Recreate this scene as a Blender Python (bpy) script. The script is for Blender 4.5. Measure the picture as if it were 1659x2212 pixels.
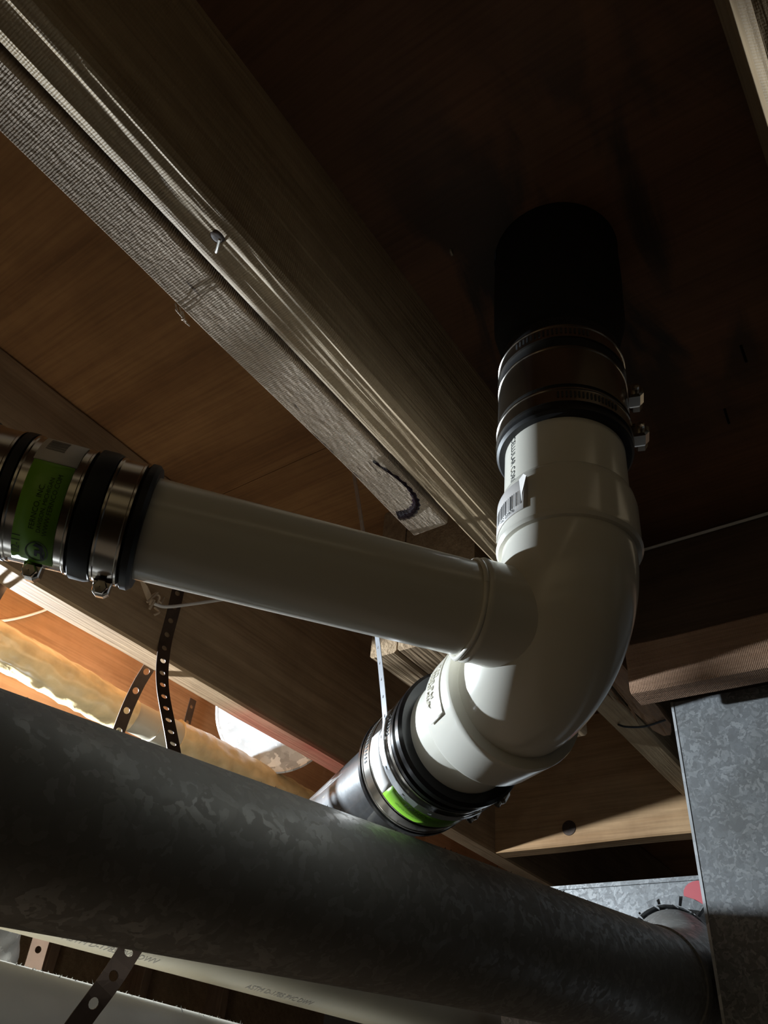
import bpy, bmesh, math, random
from mathutils import Vector, Matrix, noise

random.seed(7)
for o in list(bpy.data.objects):
    bpy.data.objects.remove(o, do_unlink=True)
scene = bpy.context.scene
COL = scene.collection

# ------------------------------------------------------------------ camera
# world: X along the joists (away to the right), Y across them (away to the left), Z up;
# the phone that took the picture is at the origin, half a metre above the soil
cam_d = bpy.data.cameras.new('camera')
cam_d.sensor_fit = 'VERTICAL'
cam_d.sensor_height = 24.0
cam_d.lens = 1660.0 / 2212.0 * 24.0
cam_d.clip_start = 0.01
cam = bpy.data.objects.new('camera', cam_d)
COL.objects.link(cam)
v1 = Vector((1570, -1514, 1660)).normalized()
v2 = Vector((-2750, -1050, 1660))
v2 = (v2 - v1 * v2.dot(v1)).normalized()
up = v2.cross(v1)
right = Vector((v1[0], v2[0], up[0]))
upv = Vector((v1[1], v2[1], up[1]))
fwd = Vector((v1[2], v2[2], up[2]))
m = Matrix((right, upv, -fwd)).transposed().to_4x4()
cam.matrix_world = m
scene.camera = cam

# ------------------------------------------------------------------ light
scene.view_settings.view_transform = 'Standard'
scene.view_settings.look = 'None'
scene.view_settings.gamma = 1.0
scene.view_settings.use_curve_mapping = False
scene.view_settings.exposure = 0.0

world = bpy.data.worlds.new('world')
scene.world = world
world.use_nodes = True
world.node_tree.nodes['Background'].inputs[0].default_value = (0.55, 0.62, 0.7, 1)
world.node_tree.nodes['Background'].inputs[1].default_value = 0.004


def spot(name, loc, aim, power, cone, blend, color, radius):
    l = bpy.data.lights.new(name, 'SPOT')
    l.energy = power
    l.spot_size = math.radians(cone)
    l.spot_blend = blend
    l.color = color
    l.shadow_soft_size = radius
    o = bpy.data.objects.new(name, l)
    COL.objects.link(o)
    o.location = loc
    o.rotation_euler = Vector(aim).to_track_quat('-Z', 'Y').to_euler()
    return o


# the work light lying behind the round duct, under the wrapped pipe
LAMP = (0.36, 1.11, 0.372)
spot('work_light', LAMP, (0.36, -0.93, -0.10), 72.0, 178, 0.4, (0.80, 0.91, 1.0), 0.012)
spill = bpy.data.lights.new('work_light_spill', 'POINT')     # light leaking out of the back of the same lamp
spill.energy = 2.5
spill.color = (0.80, 0.91, 1.0)
spill.shadow_soft_size = 0.012
spill_o = bpy.data.objects.new('work_light_spill', spill)
COL.objects.link(spill_o)
spill_o.location = LAMP

# ------------------------------------------------------------------ helpers


def tag(o, label=None, cat=None, group=None, kind=None):
    if label: o['label'] = label
    if cat: o['category'] = cat
    if group: o['group'] = group
    if kind: o['kind'] = kind
    return o


def empty(name, loc=(0, 0, 0)):
    o = bpy.data.objects.new(name, None)
    COL.objects.link(o)
    o.location = loc
    o.empty_display_size = 0.05
    return o


def link(name, me, mat=None, parent=None, smooth=False):
    if mat: me.materials.append(mat)
    if smooth:
        for p in me.polygons: p.use_smooth = True
    o = bpy.data.objects.new(name, me)
    COL.objects.link(o)
    if parent:
        o.parent = parent
        o.matrix_parent_inverse = Matrix.Translation(-Vector(parent.location))
    return o


def mesh(name, verts, faces, mat=None, parent=None, smooth=False):
    me = bpy.data.meshes.new(name)
    me.from_pydata([tuple(v) for v in verts], [], faces)
    me.update()
    bm = bmesh.new(); bm.from_mesh(me)
    bmesh.ops.recalc_face_normals(bm, faces=bm.faces)
    bm.to_mesh(me); bm.free()
    return link(name, me, mat, parent, smooth)


def frame(d):
    d = Vector(d).normalized()
    a = Vector((0, 0, 1)) if abs(d.z) < 0.9 else Vector((0, 1, 0))
    e2 = (a - d * a.dot(d)).normalized()
    e1 = e2.cross(d)
    return d, e1, e2


def board(name, x0, x1, y0, y1, z0, z1, mat, parent=None, bevel=0.003, segs=10, wob=0.0012, seed=0):
    """a sawn board with eased edges and a slightly uneven surface; long axis is cut into segments"""
    L = (x1 - x0, y1 - y0, z1 - z0)
    ax = max(range(3), key=lambda i: L[i])
    o1, o2 = [i for i in range(3) if i != ax]
    lo = (x0, y0, z0); hi = (x1, y1, z1)
    b = bevel
    ring = [(lo[o1] + b, lo[o2]), (hi[o1] - b, lo[o2]), (hi[o1], lo[o2] + b), (hi[o1], hi[o2] - b),
            (hi[o1] - b, hi[o2]), (lo[o1] + b, hi[o2]), (lo[o1], hi[o2] - b), (lo[o1], lo[o2] + b)]
    vs, fs = [], []
    for k in range(segs + 1):
        t = lo[ax] + L[ax] * k / segs
        for (p, q) in ring:
            c = [0, 0, 0]
            c[ax] = t; c[o1] = p; c[o2] = q
            n = noise.noise_vector(Vector((c[0] * 9 + seed * 3.1, c[1] * 9, c[2] * 9)))
            w = wob
            c[o1] += n[0] * w; c[o2] += n[1] * w
            vs.append(c)
    for k in range(segs):
        for i in range(8):
            j = (i + 1) % 8
            fs.append((k * 8 + i, k * 8 + j, (k + 1) * 8 + j, (k + 1) * 8 + i))
    fs.append(tuple(range(8)))
    fs.append(tuple(range(segs * 8, segs * 8 + 8)))
    return mesh(name, vs, fs, mat, parent)


def lathe(name, O, d, prof, mat, parent=None, n=72, cap=False, sharp=True):
    """revolve (s, r) about the axis O + d*s"""
    O = Vector(O); d, e1, e2 = frame(d)
    vs, fs = [], []
    for (s, r) in prof:
        for k in range(n):
            a = 2 * math.pi * k / n
            vs.append(O + d * s + e1 * (r * math.cos(a)) + e2 * (r * math.sin(a)))
    for i in range(len(prof) - 1):
        for k in range(n):
            j = (k + 1) % n
            fs.append((i * n + k, i * n + j, (i + 1) * n + j, (i + 1) * n + k))
    if cap:
        fs.append(tuple(range(n)))
        fs.append(tuple(range((len(prof) - 1) * n, len(prof) * n)))
    o = mesh(name, vs, fs, mat, parent, smooth=True)
    if sharp: sharpen(o.data)
    return o


def sharpen(me, ang=35):
    bm = bmesh.new(); bm.from_mesh(me)
    for e in bm.edges:
        if len(e.link_faces) == 2 and e.calc_face_angle(0) > math.radians(ang):
            e.smooth = False
    bm.to_mesh(me); bm.free()


def sweep(name, pts, rad, mat, parent=None, n=40, cap=True, rfun=None):
    pts = [Vector(p) for p in pts]
    N = len(pts)
    vs, fs = [], []
    t0 = (pts[1] - pts[0]).normalized()
    _, e1, e2 = frame(t0)
    for i, p in enumerate(pts):
        t = (pts[min(i + 1, N - 1)] - pts[max(i - 1, 0)]).normalized()
        e1 = (e1 - t * e1.dot(t)).normalized()
        e2 = t.cross(e1)
        for k in range(n):
            a = 2 * math.pi * k / n
            r = rfun(i, a) if rfun else rad
            vs.append(p + e1 * (r * math.cos(a)) + e2 * (r * math.sin(a)))
    for i in range(N - 1):
        for k in range(n):
            j = (k + 1) % n
            fs.append((i * n + k, i * n + j, (i + 1) * n + j, (i + 1) * n + k))
    if cap:
        fs.append(tuple(range(n)))
        fs.append(tuple(range((N - 1) * n, N * n)))
    o = mesh(name, vs, fs, mat, parent, smooth=True)
    if cap: sharpen(o.data)
    return o


def smooth_path(pts, n=8):
    P = [Vector(p) for p in pts]
    P = [P[0] * 2 - P[1]] + P + [P[-1] * 2 - P[-2]]
    out = []
    for i in range(1, len(P) - 2):
        for k in range(n):
            t = k / n
            a, b, c, d = P[i - 1], P[i], P[i + 1], P[i + 2]
            out.append(0.5 * ((2 * b) + (c - a) * t + (2 * a - 5 * b + 4 * c - d) * t * t + (3 * b - a - 3 * c + d) * t ** 3))
    out.append(P[-2])
    return out


def path_eval(pts):
    acc = [0]
    for a, b in zip(pts, pts[1:]): acc.append(acc[-1] + (b - a).length)

    def f(s):
        s = max(0, min(acc[-1], s))
        for i in range(len(acc) - 1):
            if s <= acc[i + 1] or i == len(acc) - 2:
                u = (s - acc[i]) / max(1e-9, acc[i + 1] - acc[i])
                return pts[i].lerp(pts[i + 1], u), (pts[i + 1] - pts[i]).normalized()
    return f, acc[-1]


def strap(name, ctrl, side, width, pitch, hole, mat, parent=None, thick=0.0009, slot=1.0, smoothn=8):
    """perforated steel band: every hole is cut through the band"""
    pts = smooth_path(ctrl, smoothn)
    f, L = path_eval(pts)
    n = max(1, int(L / pitch))
    pitch = L / n
    hw = width / 2
    H = 12
    vs, fs, idx = [], [], {}
    side0 = Vector(side)

    def add(s, w):
        key = (round(s, 6), round(w, 6))
        if key in idx: return idx[key]
        p, t = f(s)
        sd = (side0 - t * side0.dot(t)).normalized()
        vs.append(p + sd * w)
        idx[key] = len(vs) - 1
        return idx[key]
    # outer rectangle sampled at H points matching hole angles
    for c in range(n):
        s0 = c * pitch; sc = s0 + pitch / 2
        outer, inner = [], []
        for k in range(H):
            a = 2 * math.pi * k / H + math.pi / H
            ca, sa = math.cos(a), math.sin(a)
            mx = max(abs(ca), abs(sa))
            ou, ow = ca / mx, sa / mx
            outer.append(add(sc + ou * pitch / 2, ow * hw))
            inner.append(add(sc + ca * hole * slot, sa * hole))
        for k in range(H):
            j = (k + 1) % H
            fs.append((outer[k], outer[j], inner[j], inner[k]))
        # four corners
        for (u, w, k) in ((1, 1, 1), (-1, 1, 4), (-1, -1, 7), (1, -1, 10)):
            cv = add(sc + u * pitch / 2, w * hw)
            fs.append((outer[k], cv, outer[(k + 1) % H]) if outer[k] != cv and outer[(k + 1) % H] != cv else ())
    fs = [x for x in fs if len(set(x)) >= 3]
    o = mesh(name, vs, fs, mat, parent)
    md = o.modifiers.new('thickness', 'SOLIDIFY'); md.thickness = thick; md.offset = 0
    return o


def cyl_patch(name, O, d, r, s0, s1, a0, a1, mat, parent=None, ns=2, na=14, thick=0.0004):
    O = Vector(O); d, e1, e2 = frame(d)
    vs, fs = [], []
    for i in range(ns + 1):
        for k in range(na + 1):
            s = s0 + (s1 - s0) * i / ns
            a = a0 + (a1 - a0) * k / na
            vs.append(O + d * s + (e1 * math.cos(a) + e2 * math.sin(a)) * r)
    for i in range(ns):
        for k in range(na):
            b = i * (na + 1) + k
            fs.append((b, b + 1, b + na + 2, b + na + 1))
    o = mesh(name, vs, fs, mat, parent, smooth=True)
    if thick:
        md = o.modifiers.new('thickness', 'SOLIDIFY'); md.thickness = thick; md.offset = 0
    return o


def text_mesh(txt, size):
    cu = bpy.data.curves.new('lettering', 'FONT')
    cu.body = txt; cu.size = size; cu.resolution_u = 3
    o = bpy.data.objects.new('lettering', cu)
    COL.objects.link(o)
    dg = bpy.context.evaluated_depsgraph_get()
    me = bpy.data.meshes.new_from_object(o.evaluated_get(dg))
    bpy.data.objects.remove(o, do_unlink=True)
    bm = bmesh.new(); bm.from_mesh(me)
    bmesh.ops.triangulate(bm, faces=bm.faces)
    bmesh.ops.subdivide_edges(bm, edges=[e for e in bm.edges if e.calc_length() > size * 0.3], cuts=1)
    bm.to_mesh(me); bm.free()
    return me


def cyl_text(txt, size, O, d, r, s, a, along, mat, parent, flip=1, name='lettering', stretch=1.0, yflip=1):
    """print wrapped on a cylinder; along=True runs along the axis, else round it"""
    me = text_mesh(txt, size)
    O = Vector(O); d, e1, e2 = frame(d)
    for v in me.vertices:
        x, y = v.co.x * stretch, v.co.y
        if along: ss, aa = s + x * flip, a + yflip * y / r
        else: ss, aa = s + y * yflip, a + flip * x / r
        v.co = O + d * ss + (e1 * math.cos(aa) + e2 * math.sin(aa)) * r
    return link(name, me, mat, parent)


# ------------------------------------------------------------------ materials
def new_mat(name):
    mt = bpy.data.materials.new(name)
    mt.use_nodes = True
    nt = mt.node_tree
    b = nt.nodes['Principled BSDF']
    return mt, nt, b


def N(nt, t, **kw):
    n = nt.nodes.new(t)
    for k, v in kw.items():
        if k.startswith('i_'):
            n.inputs[k[2:].replace('_', ' ')].default_value = v
        else: setattr(n, k, v)
    return n


def ramp(nt, fac, stops):
    r = nt.nodes.new('ShaderNodeValToRGB')
    el = r.color_ramp.elements
    while len(el) > 1: el.remove(el[-1])
    el[0].position = stops[0][0]; el[0].color = (*stops[0][1], 1)
    for p, c in stops[1:]:
        e = el.new(p); e.color = (*c, 1)
    nt.links.new(fac, r.inputs[0])
    return r.outputs[0]


def mixc(nt, fac, a, b, mode='MIX'):
    n = nt.nodes.new('ShaderNodeMix'); n.data_type = 'RGBA'; n.blend_type = mode
    for s, v in ((0, fac), (6, a), (7, b)):
        if hasattr(v, 'is_linked'): nt.links.new(v, n.inputs[s])
        else: n.inputs[s].default_value = v if s == 0 else (*v, 1)
    return n.outputs[2]


def coords(nt, scale):
    tc = N(nt, 'ShaderNodeTexCoord')
    mp = N(nt, 'ShaderNodeMapping')
    mp.inputs['Scale'].default_value = scale
    nt.links.new(tc.outputs['Object'], mp.inputs[0])
    return mp.outputs[0]


def wood(name, dark, light, axis='X', rough=0.75, grain=1.0, bump=0.25, saw=0.0, knots=0.0, spec=0.3, tint=None, ply=False):
    mt, nt, b = new_mat(name)
    s = {'X': (1.2, 14, 14), 'Y': (14, 1.2, 14), 'Z': (14, 14, 1.2)}[axis]
    s = tuple(v * grain for v in s)
    v = coords(nt, s)
    n1 = N(nt, 'ShaderNodeTexNoise', i_Scale=2.2, i_Detail=4.0, i_Roughness=0.6, i_Distortion=0.6)
    nt.links.new(v, n1.inputs['Vector'])
    fine = coords(nt, {'X': (8, 260, 260), 'Y': (260, 8, 260), 'Z': (260, 260, 8)}[axis])
    n2 = N(nt, 'ShaderNodeTexNoise', i_Scale=1.0, i_Detail=3.0)
    nt.links.new(fine, n2.inputs['Vector'])
    wv = N(nt, 'ShaderNodeTexWave', wave_type='RINGS' if ply else 'BANDS', bands_direction='DIAGONAL', i_Scale=1.3 if not ply else .9, i_Distortion=7.0 if ply else 5.0, i_Detail=2.0, i_Detail_Scale=1.2)
    nt.links.new(v, wv.inputs['Vector'])
    mul = N(nt, 'ShaderNodeMath', operation='MULTIPLY_ADD'); mul.inputs[1].default_value = 0.50 if ply else 0.10
    nt.links.new(wv.outputs['Fac'], mul.inputs[0])
    sc = N(nt, 'ShaderNodeMath', operation='MULTIPLY'); sc.inputs[1].default_value = 0.75
    nt.links.new(n1.outputs['Fac'], sc.inputs[0]); nt.links.new(sc.outputs[0], mul.inputs[2])
    col = ramp(nt, mul.outputs[0], ((0.12, dark), (0.75, light)))
    f2 = ramp(nt, n2.outputs['Fac'], ((0.3, (0.72, 0.70, 0.68)), (0.6, (1, 1, 1))))
    col = mixc(nt, 0.8, col, f2, 'MULTIPLY')
    # wear blotches
    bl = N(nt, 'ShaderNodeTexNoise', i_Scale=6.0, i_Detail=5.0, i_Roughness=0.7)
    nt.links.new(coords(nt, (1, 1, 1)), bl.inputs['Vector'])
    fb = ramp(nt, bl.outputs['Fac'], ((0.32, (0.62, 0.58, 0.55)), (0.6, (1, 1, 1))))
    col = mixc(nt, 0.7, col, fb, 'MULTIPLY')
    if saw > 1:
        ck = N(nt, 'ShaderNodeTexNoise', i_Scale=1.0, i_Detail=2.0)
        nt.links.new(coords(nt, (22, 190, 1)), ck.inputs['Vector'])
        fc = ramp(nt, ck.outputs['Fac'], ((0.27, (0.22, 0.18, 0.15)), (0.33, (1, 1, 1))))
        col = mixc(nt, 1.0, col, fc, 'MULTIPLY')
    if tint: col = tint(nt, col)
    nt.links.new(col, b.inputs['Base Color'])
    b.inputs['Roughness'].default_value = rough
    b.inputs['Specular IOR Level'].default_value = spec
    bp = N(nt, 'ShaderNodeBump'); bp.inputs['Strength'].default_value = bump; bp.inputs['Distance'].default_value = 0.0015
    hsum = N(nt, 'ShaderNodeMath', operation='ADD')
    nt.links.new(n2.outputs['Fac'], hsum.inputs[0])
    nt.links.new(n1.outputs['Fac'], hsum.inputs[1])
    h = hsum.outputs[0]
    if saw:
        v3 = coords(nt, {'X': (1, 0.25, 1), 'Y': (.25, 1, 1), 'Z': (1, 1, 1)}[axis])
        sw = N(nt, 'ShaderNodeTexWave', wave_type='BANDS', bands_direction=axis, i_Scale=165.0, i_Distortion=2.2, i_Detail=2.0, i_Detail_Scale=6.0)
        nt.links.new(v3, sw.inputs['Vector'])
        n4 = N(nt, 'ShaderNodeTexNoise', i_Scale=260.0, i_Detail=3.0)
        nt.links.new(coords(nt, {'X': (.35, 1, 1), 'Y': (1, .35, 1), 'Z': (1, 1, .35)}[axis]), n4.inputs['Vector'])
        n5 = N(nt, 'ShaderNodeTexNoise', i_Scale=30.0, i_Detail=2.0)
        nt.links.new(coords(nt, (1, 1, 1)), n5.inputs['Vector'])
        mm = N(nt, 'ShaderNodeMath', operation='MULTIPLY')
        nt.links.new(sw.outputs['Fac'], mm.inputs[0]); nt.links.new(n5.outputs['Fac'], mm.inputs[1])
        ma = N(nt, 'ShaderNodeMath', operation='MULTIPLY_ADD'); ma.inputs[1].default_value = saw
        nt.links.new(mm.outputs[0], ma.inputs[0]); nt.links.new(h, ma.inputs[2])
        mb = N(nt, 'ShaderNodeMath', operation='MULTIPLY_ADD'); mb.inputs[1].default_value = saw * 1.3
        nt.links.new(n4.outputs['Fac'], mb.inputs[0]); nt.links.new(ma.outputs[0], mb.inputs[2])
        h = mb.outputs[0]
    nt.links.new(h, bp.inputs['Height'])
    nt.links.new(bp.outputs[0], b.inputs['Normal'])
    return mt


def plain(name, col, rough=0.5, metal=0.0, spec=0.5, bump=0.0, bscale=60, var=0.0, coat=0.0):
    mt, nt, b = new_mat(name)
    b.inputs['Roughness'].default_value = rough
    b.inputs['Metallic'].default_value = metal
    b.inputs['Specular IOR Level'].default_value = spec
    b.inputs['Coat Weight'].default_value = coat
    n = N(nt, 'ShaderNodeTexNoise', i_Scale=float(bscale), i_Detail=4.0)
    nt.links.new(coords(nt, (1, 1, 1)), n.inputs['Vector'])
    lo = tuple(c * (1 - var) for c in col)
    c = ramp(nt, n.outputs['Fac'], ((0.3, lo), (0.65, col)))
    nt.links.new(c, b.inputs['Base Color'])
    if bump:
        bp = N(nt, 'ShaderNodeBump'); bp.inputs['Strength'].default_value = bump; bp.inputs['Distance'].default_value = 0.001
        nt.links.new(n.outputs['Fac'], bp.inputs['Height'])
        nt.links.new(bp.outputs[0], b.inputs['Normal'])
    return mt


def galvanised(name, base=0.5, metal=0.75, rough=0.42, scale=75, dust=0.0, contrast=0.5):
    mt, nt, b = new_mat(name)
    v = coords(nt, (1, 1, 1))
    nz = N(nt, 'ShaderNodeTexNoise', i_Scale=60.0, i_Detail=3.0)
    nt.links.new(v, nz.inputs['Vector'])
    dv = mixc(nt, 0.035, v, nz.outputs['Color'])
    vo = N(nt, 'ShaderNodeTexVoronoi', i_Scale=float(scale), i_Randomness=1.0)
    nt.links.new(dv, vo.inputs['Vector'])
    bw = N(nt, 'ShaderNodeRGBToBW'); nt.links.new(vo.outputs['Color'], bw.inputs[0])
    lo = base * (1 - contrast)
    col = ramp(nt, bw.outputs[0], ((0.2, (lo, lo * 1.02, lo * 1.04)), (0.55, (base * .85, base * .88, base * .9)), (0.85, (base * 1.35, base * 1.38, base * 1.4))))
    n2 = N(nt, 'ShaderNodeTexNoise', i_Scale=9.0, i_Detail=5.0, i_Roughness=0.65)
    nt.links.new(v, n2.inputs['Vector'])
    f = ramp(nt, n2.outputs['Fac'], ((0.35, (0.7, 0.68, 0.64)), (0.62, (1, 1, 1))))
    col = mixc(nt, 0.8, col, f, 'MULTIPLY')
    if dust:
        col = mixc(nt, dust, col, (0.33, 0.29, 0.24))
    nt.links.new(col, b.inputs['Base Color'])
    b.inputs['Metallic'].default_value = metal
    r = ramp(nt, bw.outputs[0], ((0.2, (rough * 1.25,) * 3), (0.8, (rough * 0.8,) * 3)))
    nt.links.new(r, b.inputs['Roughness'])
    return mt


def red_paint(nt, col):
    # sprayed red mark on the underside of this joist
    tc = N(nt, 'ShaderNodeTexCoord'); sx = N(nt, 'ShaderNodeSeparateXYZ')
    nt.links.new(tc.outputs['Object'], sx.inputs[0])
    n = N(nt, 'ShaderNodeTexNoise', i_Scale=14.0, i_Detail=4.0)
    nt.links.new(tc.outputs['Object'], n.inputs['Vector'])
    a = N(nt, 'ShaderNodeMapRange'); a.inputs[1].default_value = 0.62; a.inputs[2].default_value = 0.70
    a.interpolation_type = 'SMOOTHSTEP'
    nt.links.new(sx.outputs[0], a.inputs[0])
    c = N(nt, 'ShaderNodeMapRange'); c.inputs[1].default_value = 0.436; c.inputs[2].default_value = 0.424
    nt.links.new(sx.outputs[2], c.inputs[0])
    e = N(nt, 'ShaderNodeMapRange'); e.inputs[1].default_value = 1.15; e.inputs[2].default_value = 1.0
    nt.links.new(sx.outputs[0], e.inputs[0])
    m1 = N(nt, 'ShaderNodeMath', operation='MULTIPLY'); nt.links.new(a.outputs[0], m1.inputs[0]); nt.links.new(c.outputs[0], m1.inputs[1])
    m2 = N(nt, 'ShaderNodeMath', operation='MULTIPLY'); nt.links.new(m1.outputs[0], m2.inputs[0]); nt.links.new(e.outputs[0], m2.inputs[1])
    m3 = N(nt, 'ShaderNodeMath', operation='MULTIPLY'); nt.links.new(m2.outputs[0], m3.inputs[0]); nt.links.new(n.outputs['Fac'], m3.inputs[1])
    return mixc(nt, m3.outputs[0], col, (0.60, 0.06, 0.04))


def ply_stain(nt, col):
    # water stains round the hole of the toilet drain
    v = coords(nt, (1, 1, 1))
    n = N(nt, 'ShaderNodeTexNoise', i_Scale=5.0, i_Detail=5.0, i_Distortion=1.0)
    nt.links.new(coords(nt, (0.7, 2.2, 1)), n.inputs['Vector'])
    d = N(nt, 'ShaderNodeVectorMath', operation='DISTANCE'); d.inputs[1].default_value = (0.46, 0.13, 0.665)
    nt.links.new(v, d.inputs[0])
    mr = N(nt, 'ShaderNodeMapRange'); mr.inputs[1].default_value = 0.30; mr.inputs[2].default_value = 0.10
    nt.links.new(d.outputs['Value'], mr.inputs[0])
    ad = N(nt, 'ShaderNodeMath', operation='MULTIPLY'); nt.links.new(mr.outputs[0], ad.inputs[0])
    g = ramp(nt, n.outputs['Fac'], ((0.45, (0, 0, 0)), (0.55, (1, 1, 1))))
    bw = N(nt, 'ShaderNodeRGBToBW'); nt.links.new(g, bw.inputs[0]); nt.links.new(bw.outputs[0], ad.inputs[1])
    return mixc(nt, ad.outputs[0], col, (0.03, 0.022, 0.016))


M = {}
M['joist'] = wood('joist_wood', (0.30, 0.17, 0.085), (0.52, 0.34, 0.19), 'X', bump=0.2)
M['joist_red'] = wood('joist_wood_with_red_paint', (0.30, 0.18, 0.09), (0.53, 0.36, 0.21), 'X', bump=0.2, tint=red_paint)
M['joist_orange'] = wood('fir_joist_wood', (0.34, 0.155, 0.062), (0.50, 0.26, 0.12), 'X', bump=0.12)
M['sawn'] = wood('rough_sawn_wood', (0.46, 0.34, 0.24), (0.70, 0.57, 0.44), 'X', bump=0.8, saw=1.3)
M['weathered'] = wood('weathered_wood', (0.27, 0.18, 0.10), (0.52, 0.40, 0.25), 'X', bump=0.9, saw=0.25, rough=0.6)
M['block'] = wood('blocking_wood', (0.36, 0.20, 0.09), (0.60, 0.40, 0.22), 'Y', bump=0.2)
M['header'] = wood('shaded_header_wood', (0.10, 0.06, 0.035), (0.17, 0.10, 0.06), 'Y', bump=0.4)  # wood colour darkened to carry the shadow on the header face
M['ledger'] = wood('rough_ledger_wood', (0.30, 0.16, 0.09), (0.52, 0.33, 0.22), 'Y', bump=0.8, saw=0.5)
M['splinter'] = wood('splintered_wood', (0.20, 0.11, 0.06), (0.46, 0.28, 0.16), 'X', bump=1.2, saw=0.5, spec=0.5, rough=0.55)
M['endgrain'] = wood('ringed_wood', (0.25, 0.16, 0.09), (0.50, 0.36, 0.22), 'X', bump=0.8, grain=1.6)
M['ply'] = wood('plywood', (0.20, 0.083, 0.027), (0.37, 0.175, 0.062), 'Y', grain=0.55, bump=0.1, ply=True)
M['ply_shaded_stained'] = wood('shaded_stained_plywood', (0.10, 0.047, 0.022), (0.17, 0.078, 0.038), 'Y', grain=0.55, bump=0.2, ply=True, tint=ply_stain)  # real stains, plus a base tone darkened for the shade in this bay
M['stud'] = wood('stud_wood', (0.30, 0.17, 0.09), (0.5, 0.32, 0.2), 'Z', bump=0.2)
M['knot'] = plain('knot_wood', (0.06, 0.03, 0.014), 0.7, bump=0.6, bscale=120, var=0.5)
M['pitch'] = plain('pitch_resin', (0.018, 0.008, 0.012), 0.22, bump=0.8, bscale=180, var=0.4)
M['steel_nail'] = plain('nail_steel', (0.5, 0.48, 0.44), 0.4, 0.8)
M['pvc'] = plain('white_pvc', (0.80, 0.77, 0.68), 0.20, spec=0.5, bscale=7, var=0.05)
M['pvc_fit'] = plain('white_pvc_fitting', (0.82, 0.79, 0.705), 0.16, spec=0.5, bscale=9, var=0.04)
M['pvc_old'] = plain('dull_pvc', (0.42, 0.37, 0.28), 0.4, bscale=12, var=0.15)
M['abs'] = plain('black_abs', (0.045, 0.046, 0.05), 0.38, spec=0.8, bump=0.3, bscale=70, var=0.6, coat=0.5)
M['iron'] = plain('black_iron', (0.012, 0.011, 0.010), 0.8, spec=0.2, bump=0.4, bscale=60, var=0.3)
M['rubber'] = plain('black_rubber', (0.013, 0.013, 0.014), 0.5, spec=0.4, bscale=80, var=0.2)
M['rubber_gloss'] = plain('glossy_black_rubber', (0.010, 0.010, 0.012), 0.2, spec=0.6, bscale=80, var=0.2)
M['stainless'] = plain('stainless_steel', (0.62, 0.58, 0.53), 0.2, 1.0, bscale=40, var=0.15)
M['slot'] = plain('dark_slot', (0.02, 0.02, 0.02), 0.7)
M['green'] = plain('green_label', (0.22, 0.50, 0.03), 0.4, bscale=40, var=0.06)
M['white_label'] = plain('white_label', (0.72, 0.68, 0.65), 0.5, bscale=40, var=0.05)
M['ink'] = plain('black_ink', (0.02, 0.025, 0.03), 0.6)
M['green_ink'] = plain('dark_green_ink', (0.035, 0.07, 0.012), 0.6)
M['grey_ink'] = plain('grey_ink', (0.22, 0.20, 0.18), 0.6)
M['duct'] = galvanised('dusty_galvanised_sheet', 0.22, 0.25, 0.5, 150, dust=0.3, contrast=0.16)
M['galv'] = galvanised('galvanised_sheet', 0.25, 0.2, 0.45, 220, contrast=0.35)
M['galv_bright'] = galvanised('bright_galvanised_sheet', 0.66, 0.5, 0.4, 60, contrast=0.3)
M['pale'] = plain('pale_dusty_metal', (0.52, 0.48, 0.40), 0.5, metal=0.1, bscale=14, var=0.2, bump=0.15)
M['strap'] = plain('brown_strap_steel', (0.10, 0.065, 0.045), 0.5, 0.6, bscale=50, var=0.3)
M['strap_pale'] = plain('pale_strap_steel', (0.50, 0.36, 0.30), 0.5, 0.3, bscale=50, var=0.15)
M['strap_zinc'] = plain('zinc_strap_steel', (0.72, 0.74, 0.78), 0.3, 0.8, bscale=50, var=0.1)
M['wrap'] = plain('tan_plastic_wrap', (0.66, 0.50, 0.27), 0.22, spec=0.6, bump=0.9, bscale=45, var=0.25)
M['wire'] = plain('pale_cable', (0.62, 0.56, 0.50), 0.5)
M['white_wire'] = plain('white_cable', (0.85, 0.85, 0.82), 0.5)
M['knot_cloth'] = plain('frayed_tape', (0.40, 0.28, 0.18), 0.8, bump=0.6)
M['soil'] = plain('dry_soil', (0.11, 0.075, 0.045), 0.95, bump=0.8, bscale=20, var=0.4)
M['concrete'] = plain('concrete', (0.42, 0.38, 0.33), 0.9, bump=0.5, bscale=25, var=0.25)
M['bounce_wall'] = plain('fill_bounce_tan', (0.62, 0.43, 0.21), 0.9, bump=0.4, bscale=25, var=0.15)  # unseen near wall, coloured pale and warm to bounce fill light
M['dim_wall'] = plain('low_bounce_concrete', (0.10, 0.085, 0.065), 0.9, bump=0.4, bscale=25, var=0.3)  # unseen right wall, colour kept dark so it bounces little light
M['fuzz'] = plain('grey_lint', (0.12, 0.11, 0.10), 0.95, var=0.3)
M['fuzz_white'] = plain('pale_lint', (0.7, 0.68, 0.62), 0.95, var=0.3)
M['mesh_film'] = plain('clear_film', (0.75, 0.78, 0.8), 0.3)
M['red_tag'] = plain('red_tag', (0.45, 0.08, 0.09), 0.5)

# ------------------------------------------------------------------ the crawl space itself
ZC = 0.665          # underside of the subfloor
FL = -0.55          # soil


def slab(name, x0, x1, y0, y1, z0, z1, mat, parent=None, div=1):
    vs = [(x, y, z) for x in (x0, x1) for y in (y0, y1) for z in (z0, z1)]
    fs = [(0, 1, 3, 2), (4, 6, 7, 5), (0, 4, 5, 1), (2, 3, 7, 6), (0, 2, 6, 4), (1, 5, 7, 3)]
    return mesh(name, vs, fs, mat, parent)


tag(slab('floor', -1.0, 3.4, -1.1, 2.8, FL - 0.1, FL, M['soil']), kind='structure')
ceil = tag(empty('ceiling', (0, 0, ZC)), kind='structure')
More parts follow.
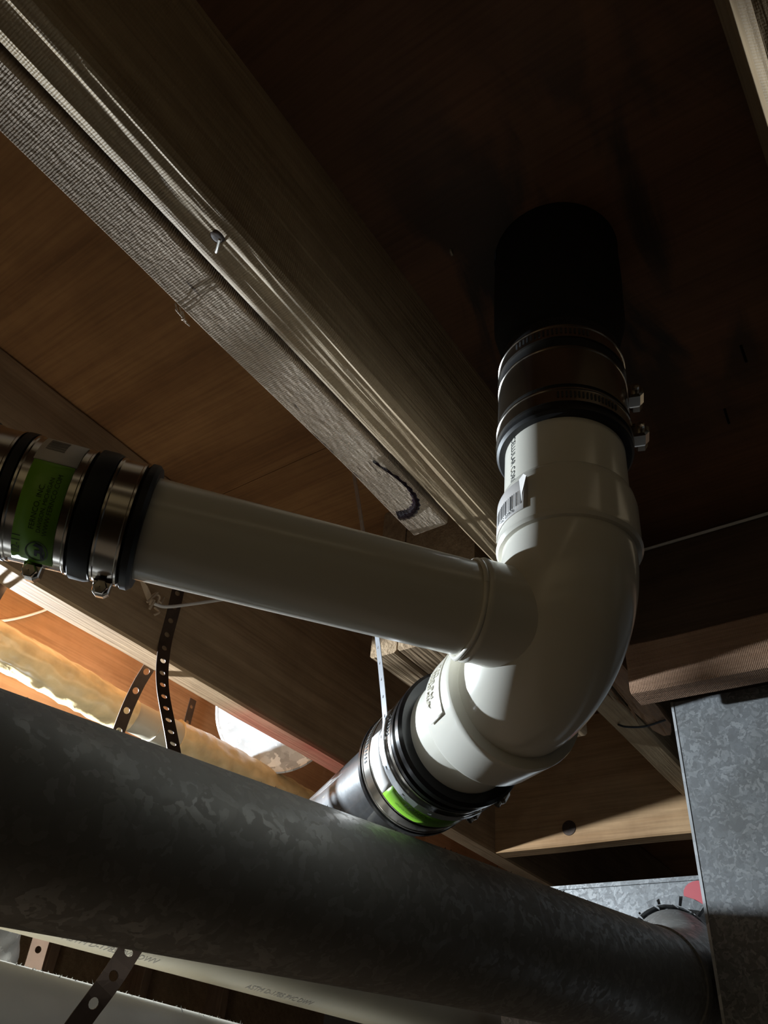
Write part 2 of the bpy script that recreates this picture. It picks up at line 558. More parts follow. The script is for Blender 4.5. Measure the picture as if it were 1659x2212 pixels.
# plywood sheets of the subfloor, laid tight across the joists; seams fall on the joists
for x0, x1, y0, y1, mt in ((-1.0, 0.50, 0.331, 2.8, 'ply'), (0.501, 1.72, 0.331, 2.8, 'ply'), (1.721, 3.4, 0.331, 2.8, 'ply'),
                           (-1.0, 0.888, -1.1, 0.329, 'ply_shaded_stained'), (0.889, 3.4, -1.1, 0.329, 'ply_shaded_stained')):
    if mt == 'ply_shaded_stained' and x0 < 0:
        # this sheet has the round cut-out for the drain
        cx, cy, r = 0.407, 0.152, 0.058
        vs, fs = [], []
        n = 40
        for z in (ZC, ZC + 0.018):
            for k in range(n):
                a = 2 * math.pi * k / n
                vs.append((cx + r * math.cos(a), cy + r * math.sin(a), z))
            for k in range(n):
                a = 2 * math.pi * k / n
                ca, sa = math.cos(a), math.sin(a)
                tx = ((x1 - cx) / ca if ca > 0 else (x0 - cx) / ca) if abs(ca) > 1e-6 else 1e9
                ty = ((y1 - cy) / sa if sa > 0 else (y0 - cy) / sa) if abs(sa) > 1e-6 else 1e9
                t = min(tx, ty)
                vs.append((cx + t * ca, cy + t * sa, z))
        for b in (0, 2 * n):
            for k in range(n):
                j = (k + 1) % n
                fs.append((b + k, b + j, b + n + j, b + n + k))
        for k in range(n):
            j = (k + 1) % n
            fs.append((k, j, 2 * n + j, 2 * n + k))
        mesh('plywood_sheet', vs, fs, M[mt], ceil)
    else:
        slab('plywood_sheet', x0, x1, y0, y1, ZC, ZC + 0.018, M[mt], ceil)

tag(slab('wall_left', -1.0, 3.4, 2.70, 2.8, FL, ZC, M['block']), kind='structure')
tag(slab('wall_back', 3.3, 3.4, -1.1, 2.70, FL, ZC, M['concrete']), kind='structure')
tag(slab('wall_right', -1.0, 3.3, -1.1, -1.0, FL, ZC, M['dim_wall']), kind='structure')
tag(slab('wall_front', -1.0, -0.9, -1.0, 2.70, FL, ZC, M['bounce_wall']), kind='structure')
for i, x in enumerate((0.9, 1.31, 1.72, 2.13, 2.54)):
    tag(board('wall_stud', x, x + 0.038, 2.61, 2.699, FL, 0.42, M['stud'], seed=i),
            'upright stud of the far wall, seen dimly under the pale pipe', 'stud', 'studs of the far wall')

# ------------------------------------------------------------------ joists and blocking
B10 = 0.427     # underside of the deep joists
B8 = 0.485      # underside of the shallower joists

tag(board('floor_joist', -0.89, 3.2, 0.733, 0.772, B10, ZC, M['joist_red'], segs=60, seed=1),
    'deep brown floor joist with red paint along its lower edge', 'joist')
tag(board('floor_joist', -0.89, 3.2, 1.139, 1.178, B10, ZC, M['joist_orange'], segs=60, seed=2),
    'brightly lit orange floor joist behind the tan wrapped pipe', 'joist')
for i, y in enumerate((1.545, 1.951, 2.357)):
    tag(board('floor_joist', -0.89, 3.2, y, y + 0.039, B10, ZC, M['joist_orange'], segs=20, seed=3 + i),
        'far floor joist in the dark beyond the lit orange one', 'joist', 'far floor joists')
jr = tag(empty('floor_joist', (-1.0, -0.06, B8)), 'floor joist with a pale lower edge at the upper right corner', 'joist')
board('beam', -0.89, 0.885, -0.078, -0.037, B8, ZC, M['weathered'], jr, bevel=0.006, segs=40, seed=7)

# the rough-sawn board that ends above the white side pipe
js = tag(empty('rough_sawn_joist', (-0.4, 0.35, B8)), 'rough-sawn joist with saw marks, ending above the white side pipe', 'joist')
board('beam', -0.89, 0.515, 0.331, 0.373, B8, ZC, M['sawn'], js, bevel=0.0018, segs=90, wob=0.0022, seed=8)
# a smeared hook of dark pitch near its end
vs, fs = [], []
pp = smooth_path([(0.400, 0.343, B8), (0.430, 0.337, B8), (0.452, 0.336, B8), (0.470, 0.341, B8), (0.479, 0.350, B8), (0.482, 0.360, B8), (0.480, 0.369, B8)], 6)
for i, p in enumerate(pp):
    t = (pp[min(i + 1, len(pp) - 1)] - pp[max(0, i - 1)]).normalized()
    nrm = Vector((-t.y, t.x, 0))
    w = 0.0006 + 0.0068 * min(1, 1.25 * i / len(pp)) ** 1.6 + 0.0010 * math.sin(i * 2.3)
    vs += [p + nrm * w + Vector((0, 0, -0.0005)), p + Vector((0, 0, -0.0032)), p - nrm * w + Vector((0, 0, -0.0005))]
for i in range(len(pp) - 1):
    fs += [(3 * i, 3 * i + 1, 3 * i + 4, 3 * i + 3), (3 * i + 1, 3 * i + 2, 3 * i + 5, 3 * i + 4)]
mesh('pitch_streak', vs, fs, M['pitch'], js, smooth=True)['label'] = 'dark pitch smear'
# chipped corner and slivers along the sawn underside
for (x, y, q) in ((0.183, 0.3735, 0), (0.187, 0.3745, 1), (0.179, 0.374, 2)):
    c = Vector((x, y, B8 + 0.001))
    sweep('splinter', smooth_path([c, c + Vector((0.004, 0.001, -0.003)), c + Vector((0.007 - 0.002 * q, 0.002 - 0.001 * q, -0.007 + 0.001 * q)), c + Vector((0.006 + 0.004 * q, -0.001, -0.008))], 3), 0.0007, M['sawn'], js, n=6)

# the weathered board fixed to its near side
jw = tag(empty('sister_joist', (-0.4, 0.30, B8)), 'weathered grooved joist with a bent nail, nailed beside the rough-sawn one', 'joist')


def grooved(name, x0, x1, y0, y1, z0, z1, mat, parent, segs=90):
    """board whose underside is eroded into long ridges"""
    m_ = 16
    vs, fs = [], []
    ny = m_ + 1
    for k in range(segs + 1):
        x = x0 + (x1 - x0) * k / segs
        row = []
        for i in range(ny):
            y = y0 + (y1 - y0) * i / m_
            e = min(i, m_ - i)
            dz = 0.0022 * noise.noise(Vector((x * 1.6, y * 160, 0.3))) + 0.0012 * noise.noise(Vector((x * 9, y * 300, 4.3)))
            if e == 0: dz = 0.006
            if i == 1 or i == m_ - 1: dz = 0.0012
            row.append((x, y + 0.001 * noise.noise(Vector((x * 7, 2, 1))), z0 + dz))
        row += [(x, y1, z1), (x, y0, z1)]
        vs += row
    w = ny + 2
    for k in range(segs):
        for i in range(w):
            j = (i + 1) % w
            fs.append((k * w + i, k * w + j, (k + 1) * w + j, (k + 1) * w + i))
    fs += [tuple(range(w)), tuple(range(segs * w, segs * w + w))]
    return mesh(name, vs, fs, mat, parent)


grooved('beam', -0.89, 0.71, 0.286, 0.3265, B8 - 0.001, ZC, M['weathered'], jw)
sweep('bent_nail', smooth_path([(0.162, 0.3105, B8 + 0.01), (0.162, 0.3105, B8 - 0.004), (0.1595, 0.306, B8 - 0.007), (0.155, 0.299, B8 - 0.008)], 4), 0.0011, M['steel_nail'], jw, n=8)
lathe('knot', (0.155, 0.3035, B8 + 0.002), (0, 0, -1), [(0.0, 0.0065), (0.0022, 0.0055), (0.0028, 0.003), (0.0028, 0.0002)], M['knot'], jw, n=16, sharp=False)
# lighter strip low on its far edge (planed arris)

# joist going on beyond the drain
tag(board('floor_joist', 0.70, 1.34, 0.331, 0.373, B8, ZC, M['weathered'], segs=24, bevel=0.004, seed=11),
    'short joist running from behind the white elbow towards the sheet-metal plenum', 'joist')
# built-up header stub
hd = tag(empty('header_stub', (0.65, 0.45, 0.436)), 'doubled header end with ringed grain, between side pipe and black coupling', 'header')
board('header_board', 0.645, 0.95, 0.481, 0.519, 0.440, ZC, M['endgrain'], hd, segs=12, seed=12)
board('header_board', 0.645, 0.95, 0.376, 0.479, 0.440, ZC, M['endgrain'], hd, segs=12, seed=13)

# splintered end of the weathered board, broken downwards behind the elbow
vs, fs = [], []
sp = 14
for k in range(sp + 1):
    t = k / sp
    x = 0.72 + 0.345 * t
    zc = 0.486 - 0.004 * t - 0.006 * t * t
    hw = 0.018 * (1 - 0.15 * t) if k < sp else 0.008
    yc = 0.305
    for i in range(7):
        u = i / 6 * 2 - 1
        vs.append((x + 0.004 * noise.noise(Vector((u * 5, t * 9, 0))), yc + hw * u, zc + 0.004 * noise.noise(Vector((t * 6, u * 7, 1))) - 0.004 * (1 - u * u)))
    for i in range(7):
        u = 1 - i / 6 * 2
        vs.append((x, yc + hw * u, zc + 0.022 * (1 - 0.7 * t) + 0.003 * noise.noise(Vector((t * 8, u * 6, 5)))))
w = 14
for k in range(sp):
    for i in range(w):
        j = (i + 1) % w
        fs.append((k * w + i, k * w + j, (k + 1) * w + j, (k + 1) * w + i))
fs += [tuple(range(w)), tuple(range(sp * w, sp * w + w))]
br = tag(empty('broken_board', (0.72, 0.296, 0.48)), 'dark splintered board end hanging beside the white elbow', 'board')
mesh('split_wood', vs, fs, M['splinter'], br)
for k in range(9):
    x = 0.83 + 0.02 * k
    y = 0.322 + random.uniform(-0.006, 0.012)
    z = 0.482 - random.uniform(0, 0.006)
    L = random.uniform(0.02, 0.05)
    mesh('splinter', [(x, y, z), (x, y + 0.004, z + 0.003), (x + L, y + random.uniform(-0.004, 0.01), z - random.uniform(0.002, 0.012)), (x, y + 0.001, z + 0.006)],
         [(0, 1, 2), (1, 3, 2), (3, 0, 2), (0, 3, 1)], M['splinter'], br)

# header across the bay with a ledger on its face
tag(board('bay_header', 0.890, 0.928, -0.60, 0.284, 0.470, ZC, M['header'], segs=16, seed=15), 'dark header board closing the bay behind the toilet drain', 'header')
tag(board('ledger_board', 0.850, 0.889, -0.60, 0.278, 0.436, 0.502, M['ledger'], segs=30, wob=0.002, seed=16), 'rough ledger board with chewed lower edge, right of the white elbow', 'board')
# solid blocking with a knot
bk = tag(empty('blocking', (1.345, 0.55, B10)), 'blocking board with a dark knot, low between the two joists', 'blocking')
board('block_board', 1.345, 1.384, 0.30, 0.7325, B10, ZC - 0.001, M['block'], bk, segs=16, seed=17)
lathe('knot', (1.3455, 0.582, 0.456), (-1, 0, 0), [(0.0, 0.0135), (0.0020, 0.0130), (0.0026, 0.010), (0.0022, 0.004), (0.0022, 0.0003)], M['knot'], bk, n=24)

# ------------------------------------------------------------------ drain stack


def AX(z):
    o = -0.0018 + 0.0315 * (z - 0.40)
    return Vector((0.403 + 0.575 * o, 0.157 - 0.818 * o, z))


VD = (AX(0.60) - AX(0.30)).normalized()
V0 = AX(0.31)
DR = Vector((math.cos(math.radians(57)), math.sin(math.radians(57)), 0))    # drain runs off this way
SD = Vector((math.cos(math.radians(143)), math.sin(math.radians(143)), 0))  # side pipe runs off this way
RB = 0.070
H0 = V0 - VD * RB + DR * RB
R3 = 0.0437
RH = 0.0478

vp = tag(empty('vertical_pipe', tuple(AX(0.40))), 'short upright white plastic pipe between black coupling and elbow', 'pipe')
lathe('tube', V0, VD, [(0.006, R3), (0.16, R3)], M['pvc'], vp)


def vang(dx):
    """angle on the upright pipe: 0 faces image left, positive turns towards the viewer"""
    return dx


# lettering runs down the left side of the pipe
_, ve1, ve2 = frame(VD)


def ang_of(vec, e1, e2):
    return math.atan2(vec.dot(e2), vec.dot(e1))


LEFT = Vector((-0.575, 0.818, 0))
TOCAM = Vector((-0.93, -0.37, 0))
aL = ang_of(LEFT, ve1, ve2)
aC = ang_of(TOCAM, ve1, ve2)
sg = 1 if ((aC - aL + math.pi) % (2 * math.pi) - math.pi) > 0 else -1
cyl_text('CELLULAR CORE', 0.0075, V0, VD, R3 + 0.0002, 0.0915, aL + sg * math.radians(20), True, M['ink'], vp, flip=-1, stretch=0.78, yflip=sg)

# the elbow with side inlet
el = tag(empty('side_inlet_elbow', tuple(V0)), 'large glossy white elbow with side inlet, carrying the barcode sticker', 'pipe elbow')
arc = []
NA = 28
for k in range(NA + 1):
    t = k / NA * math.pi / 2
    arc.append(V0 + DR * (RB * (1 - math.cos(t))) - VD * (RB * math.sin(t)))
arc = [V0 + VD * 0.004] + arc + [arc[-1] + DR * 0.004]


def rf(i, a):
    t = i / (NA + 2)
    return 0.0442 + 0.0012 * math.sin(math.pi * t) - 0.0008 * t


body = sweep('bend', arc, 0.0445, M['pvc_fit'], el, n=96, cap=False, rfun=rf)
lathe('upper_hub', V0, VD, [(0.000, 0.0440), (0.0005, 0.0470), (0.003, 0.0485), (0.007, RH), (0.036, RH), (0.043, RH - 0.0012), (0.047, 0.0450), (0.048, R3)], M['pvc_fit'], el)
lathe('lower_hub', H0, DR, [(0.000, 0.0425), (0.0003, 0.0508), (0.002, 0.0514), (0.006, 0.0512), (0.0395, 0.0502), (0.042, 0.0496), (0.0425, R3)], M['pvc_fit'], el)
# moulded frame and lettering on the lower hub
_, he1, he2 = frame(DR)
aHL = ang_of(Vector((-0.839, 0.545, 0)), he1, he2)
aHU = ang_of(Vector((0, 0, 1)), he1, he2)
sh = 1 if ((aHU - aHL + math.pi) % (2 * math.pi) - math.pi) > 0 else -1
for (s, a, txt) in ((0.031, 8, 'ASTM D2665'), (0.025, 14, 'PVC DWV'), (0.019, 30, 'USA')):
    cyl_text(txt, 0.0052, H0, DR, 0.0514, s, aHL + sh * math.radians(a - 20), False, M['pvc_fit'], el, flip=sh, yflip=1).modifiers.new('relief', 'SOLIDIFY').thickness = 0.0016
cyl_patch('moulded_rib', H0, DR, 0.0514, 0.0135, 0.0145, aHL - sh * math.radians(22), aHL + sh * math.radians(62), M['pvc_fit'], el, thick=0.0006)
cyl_patch('moulded_rib', H0, DR, 0.0514, 0.0135, 0.033, aHL - sh * math.radians(24), aHL - sh * math.radians(22), M['pvc_fit'], el, na=2, thick=0.0006)

# side inlet
SB = V0 - VD * (0.31 - 0.2625) + DR * 0.017
R2 = 0.0305
lathe('side_hub', SB, SD, [(0.012, 0.0338), (0.055, 0.0334), (0.0578, 0.0338), (0.0595, 0.0340), (0.0615, 0.0330), (0.0625, R2)], M['pvc_fit'], el)
# bead of cement where pipe meets hub
pts = []
_, se1, se2 = frame(SD)
for k in range(49):
    a = 2 * math.pi * k / 48
    r = 0.0318 + 0.0006 * math.sin(5 * a)
    pts.append(SB + SD * (0.0635 + 0.0006 * math.sin(3 * a)) + (se1 * math.cos(a) + se2 * math.sin(a)) * r)
sweep('cement_bead', pts, 0.0017, M['pvc_fit'], el, n=10, cap=False)
# barcode sticker on the upper hub, its corner peeled
cyl_patch('barcode_sticker', V0, VD, RH + 0.0004, 0.012, 0.0385, aL - sg * math.radians(8), aL + sg * math.radians(47), M['white_label'], el)['label'] = 'peeling white barcode sticker'
for k in range(17):
    a = 2 + k * 2.4
    w = random.choice((0.5, 0.8, 1.2))
    cyl_patch('barcode_bar', V0, VD, RH + 0.0008, 0.017, 0.029, aL + sg * math.radians(a), aL + sg * math.radians(a + w), M['ink'], el, ns=1, na=1, thick=0)
cyl_text('6 11942 03976', 0.0042, V0, VD, RH + 0.0008, 0.0136, aL + sg * math.radians(4), False, M['ink'], el, flip=sg, yflip=1)
ca = aL + sg * math.radians(47)
rad = ve1 * math.cos(ca) + ve2 * math.sin(ca)
tan = (ve2 * math.cos(ca) - ve1 * math.sin(ca)) * sg
q = V0 + rad * (RH + 0.001)
mesh('peeled_corner', [q + VD * 0.018 - tan * 0.004, q + VD * 0.038 - tan * 0.006, q + VD * 0.036 + tan * 0.001 + rad * 0.005, q + VD * 0.029 + tan * 0.006 + rad * 0.009, q + VD * 0.020 + rad * 0.005],
     [(0, 1, 2), (0, 2, 3), (0, 3, 4)], M['white_label'], el)

# side pipe and lower pipe
sp_ = tag(empty('side_pipe', tuple(SB + SD * 0.06)), 'long white plastic pipe running from the elbow to the left coupling', 'pipe')
lathe('tube', SB, SD, [(0.05, R2), (0.30, R2)], M['pvc'], sp_)
lp = tag(empty('outlet_pipe', tuple(H0 + DR * 0.05)), 'short white pipe stub between elbow and lower black coupling', 'pipe')
lathe('tube', H0, DR, [(0.03, R3), (0.115, R3)], M['pvc'], lp)
dp = tag(empty('drain_pipe', tuple(H0 + DR * 0.3)), 'glossy black drain pipe running away behind the round duct', 'pipe')
lathe('tube', H0, DR, [(0.12, R3 + 0.0003), (1.2, R3 + 0.0003)], M['abs'], dp)
tp = tag(empty('toilet_flange_pipe', tuple(AX(0.5))), 'flared black pipe coming down through the plywood', 'pipe')
lathe('tube', V0, VD, [(0.17, 0.043), (0.205, 0.0445), (0.222, 0.050), (0.245, 0.0555), (0.30, 0.057), (0.375, 0.057)], M['iron'], tp)
cp = tag(empty('black_side_pipe', tuple(SB + SD * 0.42)), 'black pipe leaving the left coupling at the picture edge', 'pipe')
lathe('tube', SB, SD, [(0.30, R2 + 0.0004), (0.375, R2 + 0.0004), (0.376, 0.0350), (0.402, 0.0352), (0.403, R2), (0.8, R2)], M['abs'], cp)


# ------------------------------------------------------------------ couplings
def screw(parent, O, d, s, r, a, sgn=1, k_=1.0):
    """worm-drive screw housing sitting on a band at angle a"""
    O = Vector(O); d, e1, e2 = frame(d)
    rad = e1 * math.cos(a) + e2 * math.sin(a)
    tn = (e2 * math.cos(a) - e1 * math.sin(a)) * sgn
    P = O + d * s + rad * (r + 0.0045 * k_)
    vs, fs = [], []
    for k, (t, hw, hh) in enumerate(((-0.0065, 0.0042, 0.003), (-0.005, 0.0052, 0.0045), (0.003, 0.0052, 0.0045), (0.0045, 0.0046, 0.0035))):
        for (u, v) in ((-1, -1), (-0.9, 0.5), (-0.4, 1), (0.4, 1), (0.9, 0.5), (1, -1)):
            vs.append(P + tn * (t * k_) + d * (u * hw * k_) + rad * (v * hh * k_))
    for k in range(3):
        for i in range(6):
            j = (i + 1) % 6
            fs.append((k * 6 + i, k * 6 + j, (k + 1) * 6 + j, (k + 1) * 6 + i))
    fs += [tuple(range(6)), tuple(range(18, 24))]
    h = mesh('screw_housing', vs, fs, M['stainless'], parent)
    lathe('screw_head', P + tn * 0.004 * k_, tn, [(0, 0.0022 * k_), (0.001, 0.0040 * k_), (0.0055 * k_, 0.0040 * k_), (0.006 * k_, 0.0034 * k_), (0.0061 * k_, 0.0003)], M['stainless'], h, n=6)
    lathe('screw_tip', P - tn * 0.006 * k_, -tn, [(0, 0.0028), (0.0045, 0.0026), (0.005, 0.0003)], M['stainless'], h, n=10)
    return h


def band(parent, O, d, s0, s1, r, name='clamp_band', mat='stainless', lip=0.0006):
    return lathe(name, O, d, [(s0, r - 0.0012), (s0, r + lip), (s0 + 0.0012, r + lip), (s0 + 0.0018, r), (s1 - 0.0018, r), (s1 - 0.0012, r + lip), (s1, r + lip), (s1, r - 0.0012)], M[mat], parent)


def slots(parent, O, d, sc, r, a0, a1, n, w=0.006):
    for k in range(n):
        a = a0 + (a1 - a0) * k / n
        cyl_patch('slot', O, d, r, sc - w / 2, sc + w / 2, a, a + (a1 - a0) / n * 0.45, M['slot'], parent, ns=1, na=1, thick=0)


# left coupling
LC = tag(empty('left_coupling', tuple(SB + SD * 0.30)), 'steel-banded rubber coupling with green and white label at left', 'coupling')
RC = 0.0345
lathe('rubber_sleeve', SB, SD, [(0.2640, R2), (0.2640, RC + 0.0012), (0.266, RC + 0.0030), (0.2695, RC + 0.0030), (0.2715, RC), (0.286, RC), (0.2870, RC + 0.0030), (0.2900, RC + 0.0038), (0.2975, RC + 0.0036), (0.2995, RC),
                                (0.3330, RC), (0.3338, RC + 0.0026), (0.3385, RC + 0.0026), (0.3395, RC), (0.3555, RC), (0.3570, RC + 0.0034), (0.365, RC + 0.0034), (0.367, RC), (0.372, R2)], M['rubber'], LC)
_, ce1, ce2 = frame(SD)
b1 = band(LC, SB, SD, 0.2718, 0.2860, RC + 0.0016)
b2 = band(LC, SB, SD, 0.2998, 0.3328, RC + 0.0016, 'shield_band')
b3 = band(LC, SB, SD, 0.3398, 0.3552, RC + 0.0016)
aDn = ang_of(Vector((0, 0, -1)), ce1, ce2)
aCam = ang_of(Vector((-0.60, -0.80, 0)), ce1, ce2)
sc_ = 1 if ((aDn - aCam + math.pi) % (2 * math.pi) - math.pi) > 0 else -1   # sign that goes from the viewer side down
for b, s in ((b1, 0.2785), (b2, 0.3165), (b3, 0.3470)):
    screw(b, SB, SD, s, RC + 0.0012, aCam + sc_ * math.radians(112 if s != 0.3470 else 104), -sc_)
RL = RC + 0.0022
cyl_patch('green_label', SB, SD, RL, 0.3055, 0.3268, aCam + sc_ * math.radians(97), aCam - sc_ * math.radians(2), M['green'], LC, na=24)['label'] = 'green paper label with dark print'
cyl_patch('white_label', SB, SD, RL, 0.3050, 0.3275, aCam - sc_ * math.radians(2.5), aCam - sc_ * math.radians(42), M['white_label'], LC, na=12)['label'] = 'white barcode end of the label'
for k in range(12):
    a = -17 - k * 1.7
    cyl_patch('barcode_bar', SB, SD, RL + 0.0004, 0.3145, 0.3245, aCam + sc_ * math.radians(a), aCam + sc_ * math.radians(a - random.choice((0.6, 1.0, 1.4))), M['grey_ink'], LC, ns=1, na=1, thick=0)
for (txt, size, s, a) in (('FERNCO, INC.', 0.0040, 0.3165, 58), ('DAVISON, MICHIGAN', 0.0032, 0.3130, 60), ('WWW.FERNCO.COM', 0.0036, 0.3095, 62), ('02-11', 0.0062, 0.3225, 86)):
    cyl_text(txt, size, SB, SD, RL + 0.0004, s, aCam + sc_ * math.radians(a), False, M['green_ink'], LC, flip=-sc_, yflip=1)
# oval emblem: dark oval ring with a bold block letter inside
vs, fs = [], []
Oc, (dC, _a, _b) = Vector(SB), frame(SD)


def onlabel(s, w, lift=0.0005):
    a = aCam + sc_ * (math.radians(80) + w / RL)
    return Oc + dC * s + (ce1 * math.cos(a) + ce2 * math.sin(a)) * (RL + lift)


n = 32
for k in range(n):
    t = 2 * math.pi * k / n
    for q in (0.0060, 0.0053): vs.append(onlabel(0.3135 + q * math.cos(t), q * 1.25 * math.sin(t)))
for k in range(n):
    j = (k + 1) % n
    fs.append((2 * k, 2 * j, 2 * j + 1, 2 * k + 1))
em = mesh('emblem', vs, fs, M['green_ink'], LC)
vs = [onlabel(0.3135 + x * 1.25, y * 1.25) for (x, y) in ((0.0005, -0.0050), (-0.0022, -0.0042), (-0.0036, 0.0), (-0.0030, 0.0040), (-0.0016, 0.0042), (-0.0014, 0.0005), (-0.0002, 0.0004), (-0.0002, 0.0026), (0.0010, 0.0024), (0.0010, -0.0012), (-0.0012, -0.0014), (-0.0008, -0.0030), (0.0018, -0.0034))]
mesh('emblem_letter', vs, [tuple(range(len(vs)))], M['ink'], em)

# lower coupling on the drain
KC = tag(empty('lower_coupling', tuple(H0 + DR * 0.12)), 'black rubber coupling with shiny bands and bright green label, on the drain', 'coupling')
RK = 0.0500
lathe('rubber_sleeve', H0, DR, [(0.0800, R3), (0.0800, RK + 0.0005), (0.0825, RK + 0.0030), (0.0880, RK + 0.0030), (0.0905, RK), (0.0935, RK), (0.0950, RK + 0.0022), (0.0985, RK + 0.0022), (0.1000, RK), (0.1620, RK), (0.164, RK + 0.0024), (0.169, RK + 0.0024), (0.171, RK - 0.001), (0.172, R3)], M['rubber_gloss'], KC)
k1 = band(KC, H0, DR, 0.1010, 0.1130, RK + 0.0012)
k2 = band(KC, H0, DR, 0.1150, 0.1440, RK + 0.0010, 'shield_band')
k3 = band(KC, H0, DR, 0.1460, 0.1615, RK + 0.0012)
aKD = ang_of(Vector((0, 0, -1)), he1, he2)
shd = 1 if ((aKD - aHL + math.pi) % (2 * math.pi) - math.pi) > 0 else -1     # from image left towards the underside
slots(k1, H0, DR, 0.107, RK + 0.0016, aHL - shd * math.radians(40), aHL + shd * math.radians(5), 14)
slots(k3, H0, DR, 0.154, RK + 0.0016, aHL - shd * math.radians(50), aHL + shd * math.radians(12), 18)
cyl_patch('white_label', H0, DR, RK + 0.0019, 0.1185, 0.141, aHL - shd * math.radians(8), aHL + shd * math.radians(41.5), M['white_label'], KC)
cyl_patch('green_label', H0, DR, RK + 0.0019, 0.1185, 0.141, aHL + shd * math.radians(42), aHL + shd * math.radians(112), M['green'], KC, na=20)['label'] = 'bright green label'
for (txt, size, s, a) in (('FERNCO', 0.0060, 0.1265, 60), ('DAVISON, MICHIGAN', 0.0030, 0.1225, 48), ('WWW.FERNCO.COM', 0.0030, 0.1345, 54)):
    cyl_text(txt, size, H0, DR, RK + 0.0023, s, aHL + shd * math.radians(a), False, M['green_ink'], KC, flip=shd, yflip=-1)
screw(k1, H0, DR, 0.107, RK + 0.001, aHL + shd * math.radians(150), shd)
screw(k3, H0, DR, 0.154, RK + 0.001, aHL + shd * math.radians(150), shd)

# upper coupling on the stack
UC = tag(empty('upper_coupling', tuple(AX(0.45))), 'dark rubber coupling with two clamps and screws, above the upright pipe', 'coupling')
RU = 0.0492
lathe('rubber_sleeve', V0, VD, [(0.0905, R3), (0.0905, RU - 0.001), (0.0925, RU + 0.0008), (0.0965, RU + 0.0008), (0.098, RU), (0.198, RU), (0.200, RU - 0.002), (0.201, R3)], M['rubber'], UC)
u1 = band(UC, V0, VD, 0.1000, 0.1140, RU + 0.0010)
u2 = band(UC, V0, VD, 0.1180, 0.1610, RU + 0.0006, 'shield_band')
u3 = band(UC, V0, VD, 0.1720, 0.1860, RU + 0.0010)
aR = ang_of(Vector((0.575, -0.818, 0)), ve1, ve2)
slots(u1, V0, VD, 0.107, RU + 0.0014, aC - sg * math.radians(2), aC + sg * math.radians(52), 16)
slots(u3, V0, VD, 0.179, RU + 0.0014, aC - sg * math.radians(40), aC + sg * math.radians(30), 18)
screw(u1, V0, VD, 0.108, RU + 0.001, aR - sg * 0.25, sg, 1.25)
screw(u3, V0, VD, 0.150, RU + 0.001, aR - sg * 0.25, sg, 1.25)

# ------------------------------------------------------------------ ducts
DL = Vector((0.215, 0.411, 0.118))
DD = Vector((0.991, -0.126, 0.043)).normalized()
RD = 0.054
rd = tag(empty('round_duct', tuple(DL)), 'big dusty round metal duct crossing the lower half of the picture', 'duct')
pts = [DL + DD * t for t in (-0.95, -0.8, -0.4, -0.1, 0.1, 0.3, 0.5, 0.62, 0.70, 0.74)]
sweep('duct_tube', pts, RD, M['duct'], rd, n=96, cap=False)
e0 = DL + DD * 0.735
el_pts = smooth_path([e0, e0 + DD * 0.05 + Vector((0, 0.004, 0.004)), Vector((1.075, 0.325, 0.178)), Vector((1.115, 0.348, 0.202)), Vector((1.149, 0.358, 0.212))], 6)
sweep('duct_elbow', el_pts, RD + 0.0015, M['duct'], rd, n=64, cap=False)
# seam lap along the elbow joint
lathe('joint_ring', e0, DD, [(-0.004, RD), (-0.004, RD + 0.0022), (0.006, RD + 0.0022), (0.006, RD)], M['duct'], rd)

# lint along the crest of the round duct
vs, fs = [], []
for k in range(520):
    t = random.uniform(-0.15, 0.72)
    a = math.radians(random.gauss(82, 16))
    yv = Vector((0, 1, 0)); zv = Vector((0, 0, 1))
    nrm = (yv * math.cos(a) + zv * math.sin(a)).normalized()
    p = DL + DD * t + nrm * (RD - 0.0002)
    L = random.uniform(0.0006, 0.0022) * (2.2 if random.random() < 0.05 else 1)
    w = random.uniform(0.0003, 0.0012)
    dv = Vector((random.uniform(-1, 1), random.uniform(-1, 1), random.uniform(-0.2, 0.6))).normalized()
    b = len(vs)
    vs += [p - DD * w, p + DD * w, p + nrm.cross(DD) * w, p + nrm * L + dv * L * 0.6]
    fs += [(b, b + 1, b + 3), (b + 1, b + 2, b + 3), (b + 2, b, b + 3)]
lint = mesh('lint', vs, fs, M['fuzz'], rd)
lint['kind'] = 'stuff'

# upright plenum on the right
pr = tag(empty('sheet_metal_plenum', (1.1, 0.0, FL)), 'tall square sheet-metal plenum at the right edge', 'duct')
slab('plenum_box', 0.940, 1.148, -0.55, 0.257, FL, 0.458, M['galv'], pr)
slab('corner_seam', 0.9393, 0.9410, 0.2545, 0.2576, FL, 0.4585, M['galv_bright'], pr)
# low branch box behind, with the collar the round duct enters
pb = tag(empty('branch_box', (1.15, 0.45, 0.05)), 'low sheet-metal box that the round duct runs into', 'duct')
slab('box', 1.152, 1.55, 0.262, 0.62, 0.02, 0.307, M['galv'], pb)
slab('top_hem', 1.1495, 1.1525, 0.262, 0.62, 0.303, 0.3085, M['galv'], pb)
cc = Vector((1.1515, 0.358, 0.212))
for k in range(14):
    a0 = 2 * math.pi * k / 14 + 0.03
    a1 = 2 * math.pi * (k + 1) / 14 - 0.03
    vs = []
    for a, in ((a0,), ((a0 + a1) / 2,), (a1,)):
        for (dx, r) in ((-0.030, RD + 0.0025), (-0.006, RD + 0.0028), (-0.001 - 0.004 * random.random(), RD + 0.020)):
            vs.append(cc + Vector((dx, r * math.cos(a), r * math.sin(a))))
    o = mesh('collar_tab', vs, [(0, 1, 4, 3), (3, 4, 7, 6), (1, 2, 5, 4), (4, 5, 8, 7)], M['galv'], pb)
    md = o.modifiers.new('thickness', 'SOLIDIFY'); md.thickness = 0.0008
